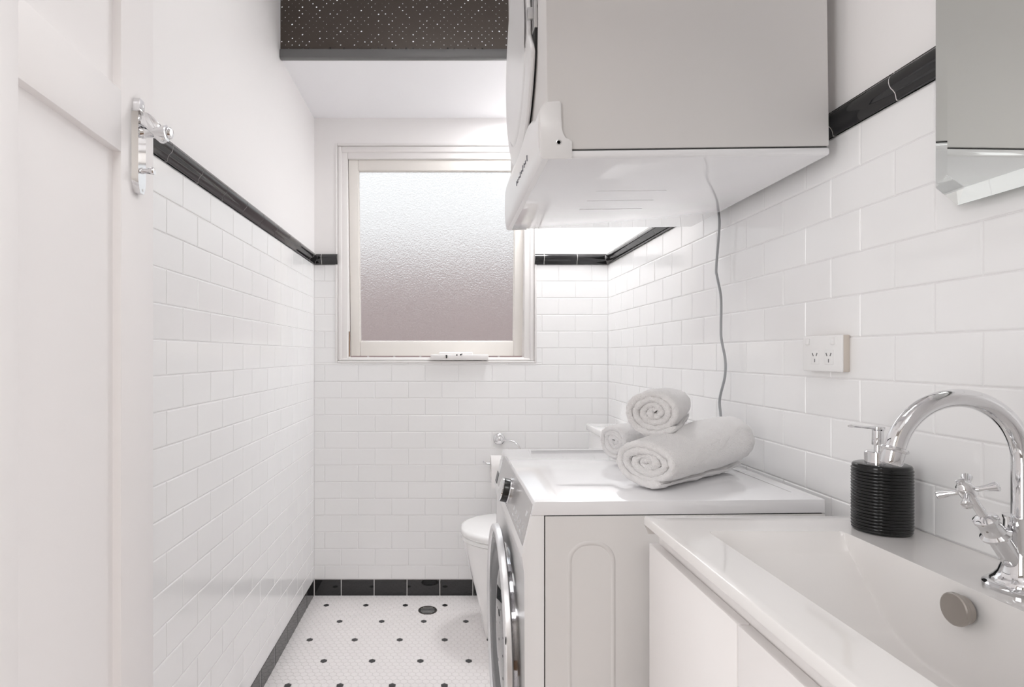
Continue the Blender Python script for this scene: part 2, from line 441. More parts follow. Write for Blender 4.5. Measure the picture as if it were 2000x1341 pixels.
# chain winder on the sill
bm = bmesh.new()
bx(bm, -0.0745, 0.1965, YB-0.022, YB+0.026, 1.104, 1.130, bev=0.004)
wi = obj('window_winder', bm, M['gloss'], parent=win, angle=30)
bm = bmesh.new()
bx(bm, -0.035, 0.125, YB+0.004, YB+0.024, 1.128, 1.142, bev=0.006, seg=3)
obj('winder_cover', bm, M['gloss'], parent=wi, angle=30)
bm = bmesh.new()
for (sx, sz, r) in ((0.0, 1.1245, 0.0045), (0.0, 1.1165, 0.0035), (0.0485, 1.1285, 0.0035), (0.066, 1.1295, 0.0035)):
    lathe(bm, [(r, 0), (r, 0.004), (r*0.6, 0.005), (0, 0.005)], (sx, YB-0.021 if sz < 1.1284 else YB-0.018, sz), (0, -1, 0), 12)
tube(bm, [(0.066, YB-0.02, 1.130), (0.074, YB-0.024, 1.134)], 0.002, 8)
obj('winder_screws', bm, M['dark'], parent=wi)
# outdoors: brick boundary wall and paving
struct(obj('wall_outside', box(-5, 5, 4.9, 5.1, -0.1, 1.97), M['brick'], angle=None))
struct(obj('ground_outside', box(-5, 5, 3.0, 12, -0.2, -0.1), M['hall'], angle=None))

# ------------------------------------------------------------------ door (open against the left wall)
dd = Vector((0.0743, -0.9972, 0)); dn = Vector((0.9972, 0.0743, 0)); F = Vector((-0.572, 1.1, 0))
def door_tf(bm):          # local: x = along door from the lock edge, y = outwards from face, z up
    m = Matrix(((dd.x, dn.x, 0, F.x), (dd.y, dn.y, 0, F.y), (0, 0, 1, 0), (0, 0, 0, 1)))
    bmesh.ops.transform(bm, matrix=m, verts=bm.verts)
    return bm
bm = bmesh.new()
TH = 0.035; us = [0.0, 0.1258, 0.3854, 0.48, 0.66, 0.745]; zs = [0.008, 0.24, 1.4786, 1.585, 1.92, 2.03]
bx(bm, us[0], us[1], -TH, 0, zs[0], zs[5], bev=0.0018); bx(bm, us[2], us[3], -TH, 0, zs[0], zs[5], bev=0.0018)
bx(bm, us[4], us[5], -TH, 0, zs[0], zs[5], bev=0.0018)
for a, b in ((1, 2), (3, 4)):
    for c, d in ((0, 1), (2, 3), (4, 5)): bx(bm, us[a]-0.001, us[b]+0.001, -TH, 0, zs[c], zs[d], bev=0.0018)
    for c, d in ((1, 2), (3, 4)): bx(bm, us[a]-0.002, us[b]+0.002, -0.021, -0.0145, zs[c]-0.002, zs[d]+0.002)
door = struct(obj('door_1', door_tf(bm), M['doorpaint'], angle=30))
# back plate with lever and snib
uc, DH = 0.0725, 'handle_plate'
bm = bmesh.new()
outl = []
for k in range(33):
    t = k/32; z = 1.421+0.171*t
    w = 0.0175*min(1, 0.52+0.5*math.sin(math.pi*min(t*3.2, 0.5)))
    if t > 0.86: w = 0.0115
    if t < 0.03 or t > 0.985: w *= 0.82
    outl.append((w, z))
A = [bm.verts.new((uc+w, 0.0, z)) for w, z in outl]; B = [bm.verts.new((uc-w, 0.0, z)) for w, z in outl]
A2 = [bm.verts.new((uc+w*0.86, 0.011, z)) for w, z in outl]; B2 = [bm.verts.new((uc-w*0.86, 0.011, z)) for w, z in outl]
for k in range(32):
    bm.faces.new((A[k], A[k+1], A2[k+1], A2[k])); bm.faces.new((A2[k], A2[k+1], B2[k+1], B2[k])); bm.faces.new((B2[k], B2[k+1], B[k+1], B[k]))
bm.faces.new((A[0], A2[0], B2[0], B[0])); bm.faces.new((A[-1], B[-1], B2[-1], A2[-1]))
hp = obj('door_handle', door_tf(bm), M['chrome'], parent=door, angle=35)
bm = bmesh.new()
prism(bm, [(0.002, 1.571), (0.014, 1.570), (0.026, 1.565), (0.036, 1.557), (0.045, 1.547), (0.052, 1.535), (0.0545, 1.526), (0.053, 1.519), (0.047, 1.516), (0.040, 1.517), (0.034, 1.524), (0.027, 1.536), (0.018, 1.545), (0.002, 1.549)], -0.011, 0.011, bev=0.0022)
for v in bm.verts: v.co.x, v.co.y = uc+v.co.y*(1-6*v.co.x), v.co.x
prism2 = bmesh.new(); bx(prism2, uc-0.0175, uc+0.0175, 0.0, 0.0155, 1.5655, 1.5705, bev=0.001)
me_ = bpy.data.meshes.new('t'); prism2.to_mesh(me_); prism2.free(); bm.from_mesh(me_); bpy.data.meshes.remove(me_)
lathe(bm, [(0.004, -0.004), (0.009, 0.0), (0.011, 0.005), (0.009, 0.009), (0, 0.011)], (uc-0.006, 0.052, 1.536), (0, 1, -0.15), 18)
lathe(bm, [(0.012, 0.0), (0.009, 0.006), (0.0088, 0.02), (0.0125, 0.036), (0.0145, 0.046), (0, 0.048)], (uc, 0.009, 1.533), (0, 1, 0), 24)
obj('lever', door_tf(bm), M['chrome'], parent=hp)
bm = bmesh.new()
lathe(bm, [(0.006, 0), (0.0045, 0.006), (0.0062, 0.015), (0.0072, 0.020), (0.006, 0.0225), (0, 0.023)], (uc, 0.010, 1.463), (0, 1, 0), 18)
obj('snib', door_tf(bm), M['chrome'], parent=hp)
for z in (1.582, 1.4285):
    bm = bmesh.new(); lathe(bm, [(0.0028, 0), (0.0026, 0.0012), (0, 0.0014)], (uc-0.003, 0.0105, z), (0, 1, 0), 12)
    bx(bm, uc-0.0054, uc-0.0006, 0.0115, 0.0122, z-0.0003, z+0.0003)
    obj('screw', door_tf(bm), M['steel'], parent=hp)

# ------------------------------------------------------------------ perforated blind below the ceiling step
def perforated():
    m = bpy.data.materials.new('dark_perforated_sheet'); m.use_nodes = True
    n = m.node_tree.nodes; l = m.node_tree.links; b = n['Principled BSDF']; out = n['Material Output']
    b.inputs['Base Color'].default_value = (0.075, 0.060, 0.050, 1); b.inputs['Roughness'].default_value = 0.38; b.inputs['Metallic'].default_value = 0.3
    tc = n.new('ShaderNodeTexCoord'); sp = n.new('ShaderNodeSeparateXYZ'); l.new(tc.outputs['Object'], sp.inputs[0])
    def mth(op, a, b2=None):
        q = n.new('ShaderNodeMath'); q.operation = op
        for i, v in enumerate((a, b2)):
            if v is None: continue
            if isinstance(v, (int, float)): q.inputs[i].default_value = v
            else: l.new(v, q.inputs[i])
        return q.outputs[0]
    P = 0.0258
    def cell(offx, offz):
        ax = mth('SUBTRACT', mth('FRACT', mth('ADD', mth('DIVIDE', sp.outputs[0], P), offx+20)), 0.5)
        az = mth('SUBTRACT', mth('FRACT', mth('ADD', mth('DIVIDE', sp.outputs[2], P), offz+20)), 0.5)
        return mth('SQRT', mth('ADD', mth('MULTIPLY', ax, ax), mth('MULTIPLY', az, az)))
    d = mth('MINIMUM', cell(0, 0), cell(0.5, 0.5))
    nz = n.new('ShaderNodeTexNoise'); nz.inputs['Scale'].default_value = 45; l.new(tc.outputs['Object'], nz.inputs['Vector'])
    rad = mth('MULTIPLY', mth('SUBTRACT', nz.outputs[0], 0.36), 0.42)
    hole = mth('LESS_THAN', d, rad)
    tr = n.new('ShaderNodeBsdfTransparent'); mx = n.new('ShaderNodeMixShader')
    l.new(hole, mx.inputs[0]); l.new(b.outputs[0], mx.inputs[1]); l.new(tr.outputs[0], mx.inputs[2]); l.new(mx.outputs[0], out.inputs[0])
    return m
bl = thing('perforated_blind', 'dark brown perforated sheet blind hanging above the white ceiling step', 'blind', (0.06, 2.10, 2.2325))
obj('perforated_sheet', box(XL+0.001, XR-0.001, 2.104, 2.107, 2.26, CEIL), perforated(), parent=bl, angle=None)
obj('bottom_rail', box(XL+0.0005, XR-0.0005, 2.092, 2.117, 2.2325, 2.2655, bev=0.003), M['rail'], parent=bl)
# dim lining behind the blind
struct(obj('trim_5', box(XL, XR, 2.40, 2.44, 2.30, 2.70), M['paint'], angle=None))

# ------------------------------------------------------------------ bodies of the added ceiling fill lamps, out of view
cl = thing('ceiling_fill_lamp', 'added square white ceiling fill light, unseen, above the middle of the room', 'lamp', (0.02, 1.25, 2.545))
obj('fill_lamp_base', box(-0.32, 0.36, 0.91, 1.59, 2.552, 2.60, bev=0.004), M['gloss'], parent=cl)
obj('fill_diffuser', box(-0.30, 0.34, 0.93, 1.57, 2.545, 2.553, bev=0.003), M['lamp'], parent=cl)
cl = thing('ceiling_fill_lamp', 'added small round fill light hidden on the low ceiling step behind the dryer', 'lamp', (0.46, 2.38, 2.226))
bm = bmesh.new(); lathe(bm, [(0.15, 0.015), (0.15, 0.006), (0.14, 0.004)], (0.46, 2.38, 2.226), (0, 0, 1), 40); obj('fill_lamp_base', bm, M['gloss'], parent=cl)
bm = bmesh.new(); lathe(bm, [(0.138, 0.006), (0.12, 0.001), (0.08, 0.0), (0, 0.0)], (0.46, 2.38, 2.226), (0, 0, 1), 40); obj('fill_diffuser', bm, M['lamp'], parent=cl)

# ------------------------------------------------------------------ tumble dryer on the right wall
DY0, DY1 = 1.062, 1.659; DZ0, DZ1 = 1.500, 2.185; DXF, DXB = 0.191, 0.724
dr = thing('tumble_dryer', 'white front-loading tumble dryer mounted high on the tiled wall', 'dryer', (0.45, 1.36, DZ0))
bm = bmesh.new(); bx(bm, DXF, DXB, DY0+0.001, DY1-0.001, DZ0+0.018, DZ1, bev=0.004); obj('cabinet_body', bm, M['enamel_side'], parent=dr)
bm = bmesh.new(); bx(bm, DXF+0.004, DXB-0.004, DY0+0.004, DY1-0.004, DZ0+0.010, DZ0+0.02); obj('seam_strip', bm, M['gap'], parent=dr, angle=None)
bm = bmesh.new(); bx(bm, DXF-0.006, DXB+0.0005, DY0, DY1, DZ0+0.001, DZ0+0.0162, bev=0.005, seg=3)
for yy in (1.28, 1.36, 1.44):
    bx(bm, 0.34, 0.50, yy, yy+0.0015, DZ0+0.0002, DZ0+0.004)
obj('base_panel', bm, M['enamel'], parent=dr)
# console wrapped round the lower front edge, slightly bowed
bm = bmesh.new()
secs = []
for k in range(25):
    f = k/24; y = DY0-0.003+f*(DY1-DY0+0.006)
    r_ = max(0.0, min(1.0, (f-0.10)/0.18)); r_ = r_*r_*(3-2*r_); up_ = 0.030*r_
    secs.append([bm.verts.new((x, y, z)) for x, z in ((0.192, 1.606+up_), (0.185, 1.604+up_), (0.178, 1.595+up_), (0.1742, 1.580+up_*0.8), (0.1728, 1.55), (0.1738, 1.522), (0.177, 1.504), (0.181, 1.499), (0.192, 1.499))])
for A, B in zip(secs, secs[1:]):
    for k in range(len(A)): bm.faces.new((A[k], A[(k+1) % len(A)], B[(k+1) % len(A)], B[k]))
bm.faces.new(secs[0]); bm.faces.new(secs[-1][::-1])
con = obj('control_console', bm, M['appl_plastic'], parent=dr, angle=40)
for yy in (DY0-0.0045, DY1-0.0005):
    bm = bmesh.new()
    pl = [(0.1765, 1.503), (0.1765, 1.588), (0.192, 1.606), (0.214, 1.607), (0.217, 1.603), (0.217, 1.556), (0.2185, 1.545), (0.223, 1.537), (0.231, 1.533), (0.2365, 1.5315), (0.2365, 1.4995), (0.182, 1.4985)]
    prism(bm, pl, yy, yy+0.005, bev=0.0012)
    br = obj('corner_bracket', bm, M['appl_plastic'], parent=dr)
    bm = bmesh.new(); s = 1 if yy > 1.3 else -1
    lathe(bm, [(0.0052, 0.0), (0.0052, 0.0006), (0.0036, 0.0008), (0.003, 0.0), (0, 0.0)], (0.2112, yy if s < 0 else yy+0.005, 1.5295), (0, s, 0), 20)
    obj('screw', bm, M['steel'], parent=br)
# brand script (unreadable strokes in the photo) and dial on the console
bm = bmesh.new()
for k in range(9):
    yy = 1.20+0.022*k; h = (0.012, 0.007, 0.009, 0.013, 0.007, 0.012, 0.006, 0.008, 0.011)[k]
    bx(bm, 0.1716, 0.1735, yy, yy+0.004, 1.548-h*0.3, 1.548+h*0.7)
    if k % 2: bx(bm, 0.1716, 0.1735, yy, yy+0.014, 1.5475, 1.5495)
obj('brand_script', bm, M['darkglyph'], parent=con, angle=None)
# round door: a dished disc with a finger scoop on its near side
cy, cz = 1.372, 1.843
def scoop(r, h, t):
    # angle measured in the plane (a, b); near side is -y
    a, b = frame_of(Vector((-1, 0, 0)))
    v = a*math.cos(t)+b*math.sin(t); dy, dz = v.y, v.z
    if dy > 0: return r
    ang = math.degrees(math.atan2(dz, -dy))           # 0 = towards the camera
    c = 1 if -22 < ang < 40 else 0
    f = max(0.0, min(1.0, (ang+24)/14))*max(0.0, min(1.0, (44-ang)/14))
    f = f*f*(3-2*f)
    return r-(0.052*f if r > 0.20 else (0.03*f if r > 0.18 else 0))
bm = bmesh.new()
lathe(bm, [(0.20, 0.0045), (0.230, 0.0046), (0.238, 0.0065), (0.240, 0.010), (0.238, 0.0145), (0.226, 0.0175), (0.205, 0.0192), (0.194, 0.0190), (0.1925, 0.0165), (0.190, 0.0162), (0.186, 0.0205), (0.178, 0.0215), (0.15, 0.0200), (0.08, 0.019), (0, 0.019)],
      (DXF, cy, cz), (-1, 0, 0), 96, rfun=scoop)
ddoor = obj('dryer_door', bm, M['appl_plastic'], parent=dr, angle=50)
bm = bmesh.new(); lathe(bm, [(0.222, 0.0), (0.222, 0.0055), (0.10, 0.0055)], (DXF-0.0005, cy, cz), (-1, 0, 0), 64); obj('door_seal', bm, M['gap'], parent=dr)
bm = bmesh.new(); bx(bm, DXF-0.008, DXF-0.0005, 1.150, 1.178, 1.80, 1.90, bev=0.001); bx(bm, DXF-0.020, DXF-0.006, 1.158, 1.166, 1.822, 1.846, bev=0.001)
obj('door_latch', bm, M['steel'], parent=dr)
dr.rotation_euler = (0, R(-0.75), 0)

# ------------------------------------------------------------------ washing machine
WY0, WY1 = 1.062, 1.659; WXR = 0.714
wm = thing('washing_machine', 'white front-loading washing machine with chrome door ring under the dryer', 'washing machine', (0.43, 1.36, 0.0))
def lift(bm):
    for v in bm.verts:
        if v.co.z > 0.5: v.co.z += 0.0052*(v.co.x-0.166)/0.548
    return bm
bm = bmesh.new(); bx(bm, 0.19, WXR-0.004, WY0+0.003, WY1-0.003, 0.04, 0.823); obj('inner_body', lift(bm), M['gap'], parent=wm, angle=None)
bm = bmesh.new(); bx(bm, 0.1866, WXR, WY0, WY0+0.006, 0.03, 0.8222, bev=0.0012)
bx(bm, 0.1866, WXR, WY1-0.006, WY1, 0.03, 0.8222, bev=0.0012); bx(bm, WXR-0.006, WXR, WY0+0.006, WY1-0.006, 0.03, 0.8222)
def arch(x0, x1, z1, zb, rr):
    pts = [(x0, WY0, zb)]
    for k in range(9):
        a = math.pi-k*math.pi/16; pts.append((x0+rr+rr*math.cos(a), WY0, z1-rr+rr*math.sin(a)))
    for k in range(9):
        a = math.pi/2-k*math.pi/16; pts.append((x1-rr+rr*math.cos(a), WY0, z1-rr+rr*math.sin(a)))
    pts.append((x1, WY0, zb)); return pts
tube(bm, arch(0.2315, 0.3145, 0.7715, 0.10, 0.036), 0.0042, 8, up=Vector((0, 1, 0)), sy=1.0)
tube(bm, arch(0.52, 0.62, 0.7715, 0.10, 0.036), 0.0042, 8, up=Vector((0, 1, 0)))
for v in bm.verts:
    if v.co.y < WY0: v.co.y = WY0-(WY0-v.co.y)*0.42
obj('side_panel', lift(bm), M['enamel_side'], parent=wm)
bm = bmesh.new()
fas = [(0.1845, 0.8238), (0.1845, 0.03), (0.1480, 0.03), (0.1480, 0.7138), (0.1412, 0.7467), (0.1598, 0.8238)]
prism(bm, fas, WY0, WY1, bev=0.0012)
fp = obj('front_fascia', lift(bm), M['appl_plastic'], parent=wm)
bm = bmesh.new(); prism(bm, [(0.1600, 0.8240), (WXR, 0.8240), (WXR, 0.850), (0.1665, 0.850)], WY0, WY1, bev=0.0015)
lid = obj('top_panel', lift(bm), M['enamel'], parent=wm)
bm = bmesh.new(); bx(bm, 0.683, 0.6845, 1.118, 1.60, 0.8496, 0.8505); bx(bm, 0.245, 0.6845, WY1-0.032, WY1-0.0285, 0.8496, 0.8505)
obj('lid_seam', lift(bm), M['panelgrey'], parent=lid, angle=None)
# control strip on the slanted top of the fascia
P0 = Vector((0.1412, 0, 0.7467)); P1 = Vector((0.1660, 0, 0.8495)); sl = (P1-P0); sn = Vector((-sl.z, 0, sl.x)).normalized()
def on_slope(t, y, d): q = P0+sl*t+sn*d; return (q.x, y, q.z)
def slope_plate(bm, t0, t1, y0, y1, d0, d1):
    A = [bm.verts.new(on_slope(t, y, d0)) for t, y in ((t0, y0), (t1, y0), (t1, y1), (t0, y1))]
    B = [bm.verts.new(on_slope(t, y, d1)) for t, y in ((t0, y0), (t1, y0), (t1, y1), (t0, y1))]
    bm.faces.new(A); bm.faces.new(B[::-1])
    for k in range(4): bm.faces.new((A[k], A[(k+1) % 4], B[(k+1) % 4], B[k]))
bm = bmesh.new(); slope_plate(bm, 0.16, 0.93, WY0+0.012, 1.60, -0.001, 0.0008)
cp = obj('control_panel', bm, M['panelgrey'], parent=wm, angle=None)
bm = bmesh.new()
for k in range(5): slope_plate(bm, 0.36, 0.44, 1.105+k*0.034, 1.118+k*0.034, 0.0009, 0.0012)
for k in range(4): slope_plate(bm, 0.25, 0.29, 1.11+k*0.04, 1.135+k*0.04, 0.0009, 0.0012)
slope_plate(bm, 0.62, 0.72, 1.098, 1.112, 0.0009, 0.0012)
obj('panel_markings', bm, M['glyph'], parent=cp, angle=None)
bm = bmesh.new(); slope_plate(bm, 0.12, 0.40, 1.615, 1.655, -0.001, 0.0012); obj('display_window', bm, M['dark'], parent=wm, angle=None)
dc = Vector(on_slope(0.50, 1.362, 0))
bm = bmesh.new(); lathe(bm, [(0.033, 0.0), (0.033, 0.004), (0.0305, 0.006), (0.029, 0.006)], dc, sn, 40); dl = obj('program_dial', bm, M['chrome'], parent=wm)
bm = bmesh.new(); lathe(bm, [(0.0285, 0.0), (0.0285, 0.019), (0.0275, 0.0205)], dc, sn, 40); obj('dial_grip', bm, M['dark'], parent=dl)
bm = bmesh.new(); lathe(bm, [(0.0275, 0.0205), (0.0275, 0.0235), (0.025, 0.0245), (0, 0.0245)], dc, sn, 40); obj('dial_cap', bm, M['chrome'], parent=dl)
# round door
wc = (0.148, 1.36, 0.461)
bm = bmesh.new(); lathe(bm, [(0.2497, 0.0178), (0.2500, 0.0270), (0.2488, 0.0305), (0.2440, 0.0325), (0.2380, 0.0325), (0.2340, 0.0300), (0.2325, 0.0260)], wc, (-1, 0, 0), 96, cap=False)
wd = obj('washer_door', bm, M['silver'], parent=wm, angle=60)
bm = bmesh.new(); lathe(bm, [(0.178, -0.002), (0.182, 0.005), (0.196, 0.0085), (0.225, 0.0120), (0.2470, 0.0150), (0.2495, 0.0175)], wc, (-1, 0, 0), 96, cap=False); obj('chrome_ring', bm, M['chrome'], parent=wd, angle=60)
bm = bmesh.new(); lathe(bm, [(0.2325, 0.0262), (0.222, 0.026), (0.200, 0.020), (0.180, 0.008), (0.172, 0.0)], wc, (-1, 0, 0), 96, cap=False); obj('door_inner_ring', bm, M['doorgrey'], parent=wd, angle=60)
bm = bmesh.new(); lathe(bm, [(0.180, 0.006), (0.165, 0.012), (0.12, 0.020), (0.06, 0.024), (0, 0.025)], wc, (-1, 0, 0), 72, cap=False); obj('door_glass', bm, M['darkglass'], parent=wd, angle=60)
bm = bmesh.new(); lathe(bm, [(0.205, 0.0), (0.205, 0.0018), (0.17, 0.0018)], wc, (-1, 0, 0), 72, cap=False); obj('door_collar', bm, M['chrome'], parent=wm)
bm = bmesh.new(); bx(bm, 0.1172, 0.1182, 1.1225, 1.130, 0.55, 0.562); obj('door_badge', bm, M['dark'], parent=wd, angle=None)
for fx in (0.21, 0.66):
    for fy in (1.12, 1.60):
        bm = bmesh.new(); lathe(bm, [(0.022, 0), (0.022, 0.012), (0.009, 0.014), (0.009, 0.04)], (fx, fy, 0.0), (0, 0, 1), 20); obj('foot', bm, M['dark'], parent=wm)

# ------------------------------------------------------------------ rolled towels
def towel(name, label, E, direc, L, ra, rb, turns, th=0.0105, seed=0, zc=None, phase=0.0, group='rolled white towels on the washing machine'):
    """E = centre of the visible end (x, y), ra/rb = (half width near, far) / (half height near, far), zc = centre heights"""
    d = Vector((direc[0], direc[1], 0)).normalized(); pr = Vector((d.y, -d.x, 0))
    N = int(84*turns); Mn = 46; bm = bmesh.new(); rows = []
    a_ref = (ra[0]+rb[0])/2
    th0 = -math.pi/2+phase
    for i in range(N+1):
        f = i/N; ang = th0-2*math.pi*turns*(1-f)          # ends at the bottom
        rho = 1-(1-f)*turns*th*1.06/a_ref                 # normalised radius of the sheet's centre line
        rho = max(rho, 0.10)
        loop = []; hw = th*0.5
        wob = 1+0.035*noise.noise(Vector((ang*0.7, seed, rho*3)))
        tel = 0.007*noise.noise(Vector((ang*0.45, seed+5, 0)))+0.004*(1-rho)
        cs = []
        for k in range(Mn+1): cs.append((1, k/Mn*L))
        for k in range(1, 6): a = k*math.pi/6; cs.append((math.cos(a), L+hw*0.8*math.sin(a)))
        for k in range(Mn, -1, -1): cs.append((-1, k/Mn*L))
        for k in range(1, 6): a = k*math.pi/6; cs.append((-math.cos(a), -hw*math.sin(a)))
        tip = 1.0
        if f > 0.985: tip = max(0.15, math.sqrt(max(0, 1-((f-0.985)/0.015)**2)))
        for w, s in cs:
            g = max(0, min(1, s/L)); a = ra[0]*(1-g)+ra[1]*g; b = rb[0]*(1-g)+rb[1]*g; z0 = zc[0]*(1-g)+zc[1]*g
            ww = w*hw*tip
            # pinch the last centimetres a little, so the ends look soft
            e = 1-0.05*math.exp(-(s/0.02)**2)-0.08*math.exp(-((L-s)/0.03)**2)
            rx = (a-hw)*rho*wob*e+ww; rz = (b-hw)*rho*wob*e+ww
            q = Vector((E[0], E[1], z0))+d*(s+tel*(1-2*g))+pr*(rx*math.cos(ang))+Vector((0, 0, rz*math.sin(ang)))
            nn = noise.noise_vector(q*26+Vector((seed, 0, 0)))*0.0022+noise.noise_vector(q*150)*0.0018+noise.noise_vector(q*400)*0.0013
            loop.append(bm.verts.new(q+nn))
        rows.append(loop)
    n = len(rows[0])
    for p_, q_ in zip(rows, rows[1:]):
        for k in range(n): bm.faces.new((p_[k], p_[(k+1) % n], q_[(k+1) % n], q_[k]))
    bm.faces.new(rows[0]); bm.faces.new(rows[-1][::-1])
    zmin = min(v.co.z for v in bm.verts)
    o = obj(name, bm, M['towel'], angle=180)
    tag(o, label, 'towel', group)
    return o
ZW = 0.8550
towel('rolled_towel', 'largest rolled white towel, lying in front under the top one', (0.410, 1.148), (0.80, 0.60), 0.328, (0.084, 0.080), (0.052, 0.069), 3.9, th=0.0165, seed=1, zc=(ZW+0.0520, ZW+0.0695), phase=R(28))
towel('rolled_towel', 'topmost rolled white towel, resting on the two others', (0.447, 1.215), (0.50, 0.86), 0.275, (0.068, 0.054), (0.058, 0.050), 3.8, th=0.0155, seed=4, zc=(ZW+0.092+0.0565, ZW+0.096+0.050), phase=R(55))
towel('rolled_towel', 'rolled white towel lying behind, nearest the toilet', (0.434, 1.452), (0.90, 0.43), 0.245, (0.056, 0.052), (0.050, 0.050), 3.3, th=0.0150, seed=9, zc=(ZW+0.0515, ZW+0.0515), phase=R(20))

# ------------------------------------------------------------------ vanity cabinet and moulded basin
VY0, VY1, VX, VZ = 0.359, 0.985, 0.3458, 0.8465
vc = thing('vanity_cabinet', 'white two-door vanity cabinet under the basin', 'cabinet', (0.56, 0.672, 0.0))
bm = bmesh.new()
bx(bm, 0.3715, 0.3875, VY0+0.006, VY1-0.003, 0.10, 0.818); bx(bm, 0.3875, XR-0.002, VY0+0.006, VY0+0.022, 0.10, 0.818); bx(bm, 0.3875, XR-0.002, VY1-0.019, VY1-0.003, 0.10, 0.818)
bx(bm, 0.3875, XR-0.002, VY0+0.022, VY1-0.019, 0.10, 0.116); bx(bm, 0.41, XR-0.01, VY0+0.02, VY1-0.02, 0.0, 0.10)
# the top of the carcass is open under the bowl
obj('carcass', bm, M['cabinet'], parent=vc)
for a, b in ((0.6870, VY1-0.002), (0.3610+0.0, 0.6842)):
    bm = bmesh.new(); bx(bm, 0.3538, 0.3700, a, b, 0.12, 0.799, bev=0.0012); obj('cabinet_door', bm, M['cabinet'], parent=vc)

ZP = [(0.0, 0.0), (0.004, 0.006), (0.020, 0.0285), (0.050, 0.0575), (0.088, 0.0905), (0.114, 0.1065), (0.140, 0.1160), (0.167, 0.1235), (0.208, 0.1255), (0.3, 0.1255)]
def prof_y(t):
    t = max(0, t)
    for (a, da), (b, db) in zip(ZP, ZP[1:]):
        if t <= b:
            k = (t-a)/(b-a); return da+(db-da)*k
    return ZP[-1][1]
BX0, BX1, BY0, BY1 = 0.4164, 0.630, 0.448, 0.8963
def sstep(t): t = max(0, min(1, t)); return t*t*(3-2*t)
def bowl_z(x, y):
    tx = min(x-BX0, BX1-x); ty = min(y-BY0, BY1-y)
    rc = 0.006     # rounded plan corners
    if tx < rc and ty < rc:
        q = rc-math.hypot(rc-tx, rc-ty)
        tx = ty = q
    if tx <= 0 or ty <= 0: return 0.0
    sx = 1-(1-min(1, tx/0.013))**2.4
    d = prof_y(ty)
    # smooth union of end ramp and side walls
    dd_ = 0.1255*sx
    return min(d, dd_) if abs(d-dd_) > 0.012 else (d+dd_)/2-0.25*math.sqrt((d-dd_)**2+0.0000)*0-0.003*(1-abs(d-dd_)/0.012)-abs(d-dd_)/2
xs = [VX, VX+0.001, VX+0.003, 0.36, 0.38, 0.40, 0.412]
xs += [BX0-0.002+0.0011*k for k in range(22)]+[BX0+0.025+k*(BX1-BX0-0.05)/16 for k in range(17)]+[BX1-0.0215+0.0011*k for k in range(22)]
xs += [0.635, 0.66, 0.70, 0.73, XR-0.001]
xs = sorted(set(round(v, 5) for v in xs))
ys = [VY0, VY0+0.001, VY0+0.003, 0.38, 0.41, 0.44]+[BY0-0.002+0.0016*k for k in range(22)]+[BY0+0.034+k*(BY1-BY0-0.068)/60 for k in range(61)]+[BY1-0.032+0.0016*k for k in range(22)]+[0.91, 0.95, VY1-0.003, VY1-0.001, VY1]
ys = sorted(set(round(v, 5) for v in ys))
bm = bmesh.new(); G = []
for x in xs:
    row = []
    for y in ys:
        e = min(x-VX, VY1-y, y-VY0)
        z = VZ-bowl_z(x, y)
        if e < 0.0029: z -= 0.003-math.sqrt(max(0, 0.003**2-(0.003-e)**2))
        row.append(bm.verts.new((x, y, z)))
    G.append(row)
for a in range(len(xs)-1):
    for b in range(len(ys)-1): bm.faces.new((G[a][b], G[a+1][b], G[a+1][b+1], G[a][b+1]))
per = [G[a][0] for a in range(len(xs))]+[G[-1][b] for b in range(1, len(ys))]+[G[a][-1] for a in range(len(xs)-2, -1, -1)]+[G[0][b] for b in range(len(ys)-2, 0, -1)]
prev = per
for inset, zz in ((0.0, VZ-0.0155), (0.006, VZ-0.0205), (0.016, VZ-0.0275)):
    nx = []
    for v in per:
        x = v.co.x; y = v.co.y
        x = x+inset if x < VX+0.0001 else x
        if y > VY1-0.0001: y -= inset
        if y < VY0+0.0001: y += inset
        nx.append(bm.verts.new((x, y, zz)))
    n = len(per)
    for k in range(n): bm.faces.new((prev[k], prev[(k+1) % n], nx[(k+1) % n], nx[k]))
    prev = nx
bas = obj('moulded_basin', bm, M['basin'], angle=42)
tag(bas, 'white moulded washbasin top with a long sloping bowl on the vanity cabinet', 'basin')
bm = bmesh.new(); lathe(bm, [(0.0165, -0.004), (0.0165, 0.003), (0.0190, 0.0035), (0.0195, 0.0055), (0.0190, 0.0080), (0.0175, 0.0090), (0.0170, 0.0090), (0, 0.0091)], (0.6185, 0.678, 0.8205), (-1, 0, 0.05), 40)
obj('overflow_cover', bm, M['nickel'], parent=bas, angle=25)

# ------------------------------------------------------------------ swan-neck basin mixer
TX, TY, TZ = 0.688, 0.672, VZ
tap = thing('basin_tap', 'chrome swan-neck basin tap with cross handle on the basin ledge', 'tap', (TX, TY, TZ))
bm = bmesh.new(); lathe(bm, [(0.036, 0.0), (0.0365, 0.004), (0.034, 0.007), (0.030, 0.008), (0.0295, 0.011), (0.0265, 0.014), (0.0225, 0.020), (0.0195, 0.030), (0.0182, 0.045), (0.0175, 0.083), (0.0185, 0.085), (0.0185, 0.088), (0.0125, 0.0885)], (TX, TY, TZ), (0, 0, 1), 48)
obj('tap_body', bm, M['chrome'], parent=tap)
AR = 0.0775; zc_ = 0.998
pts = [(TX, TY, TZ+0.08), (TX, TY, TZ+0.11), (TX, TY, 0.985)]
for k in range(0, 33): a = k*math.pi*0.925/32; pts.append((TX-AR+AR*math.cos(a), TY, zc_+AR*math.sin(a)))
bm = bmesh.new(); tube(bm, pts, 0.0108, 28, cap=False)
spt = obj('spout', bm, M['chrome'], parent=tap, angle=60)
e0 = Vector(pts[-1]); e1 = (Vector(pts[-1])-Vector(pts[-2])).normalized()
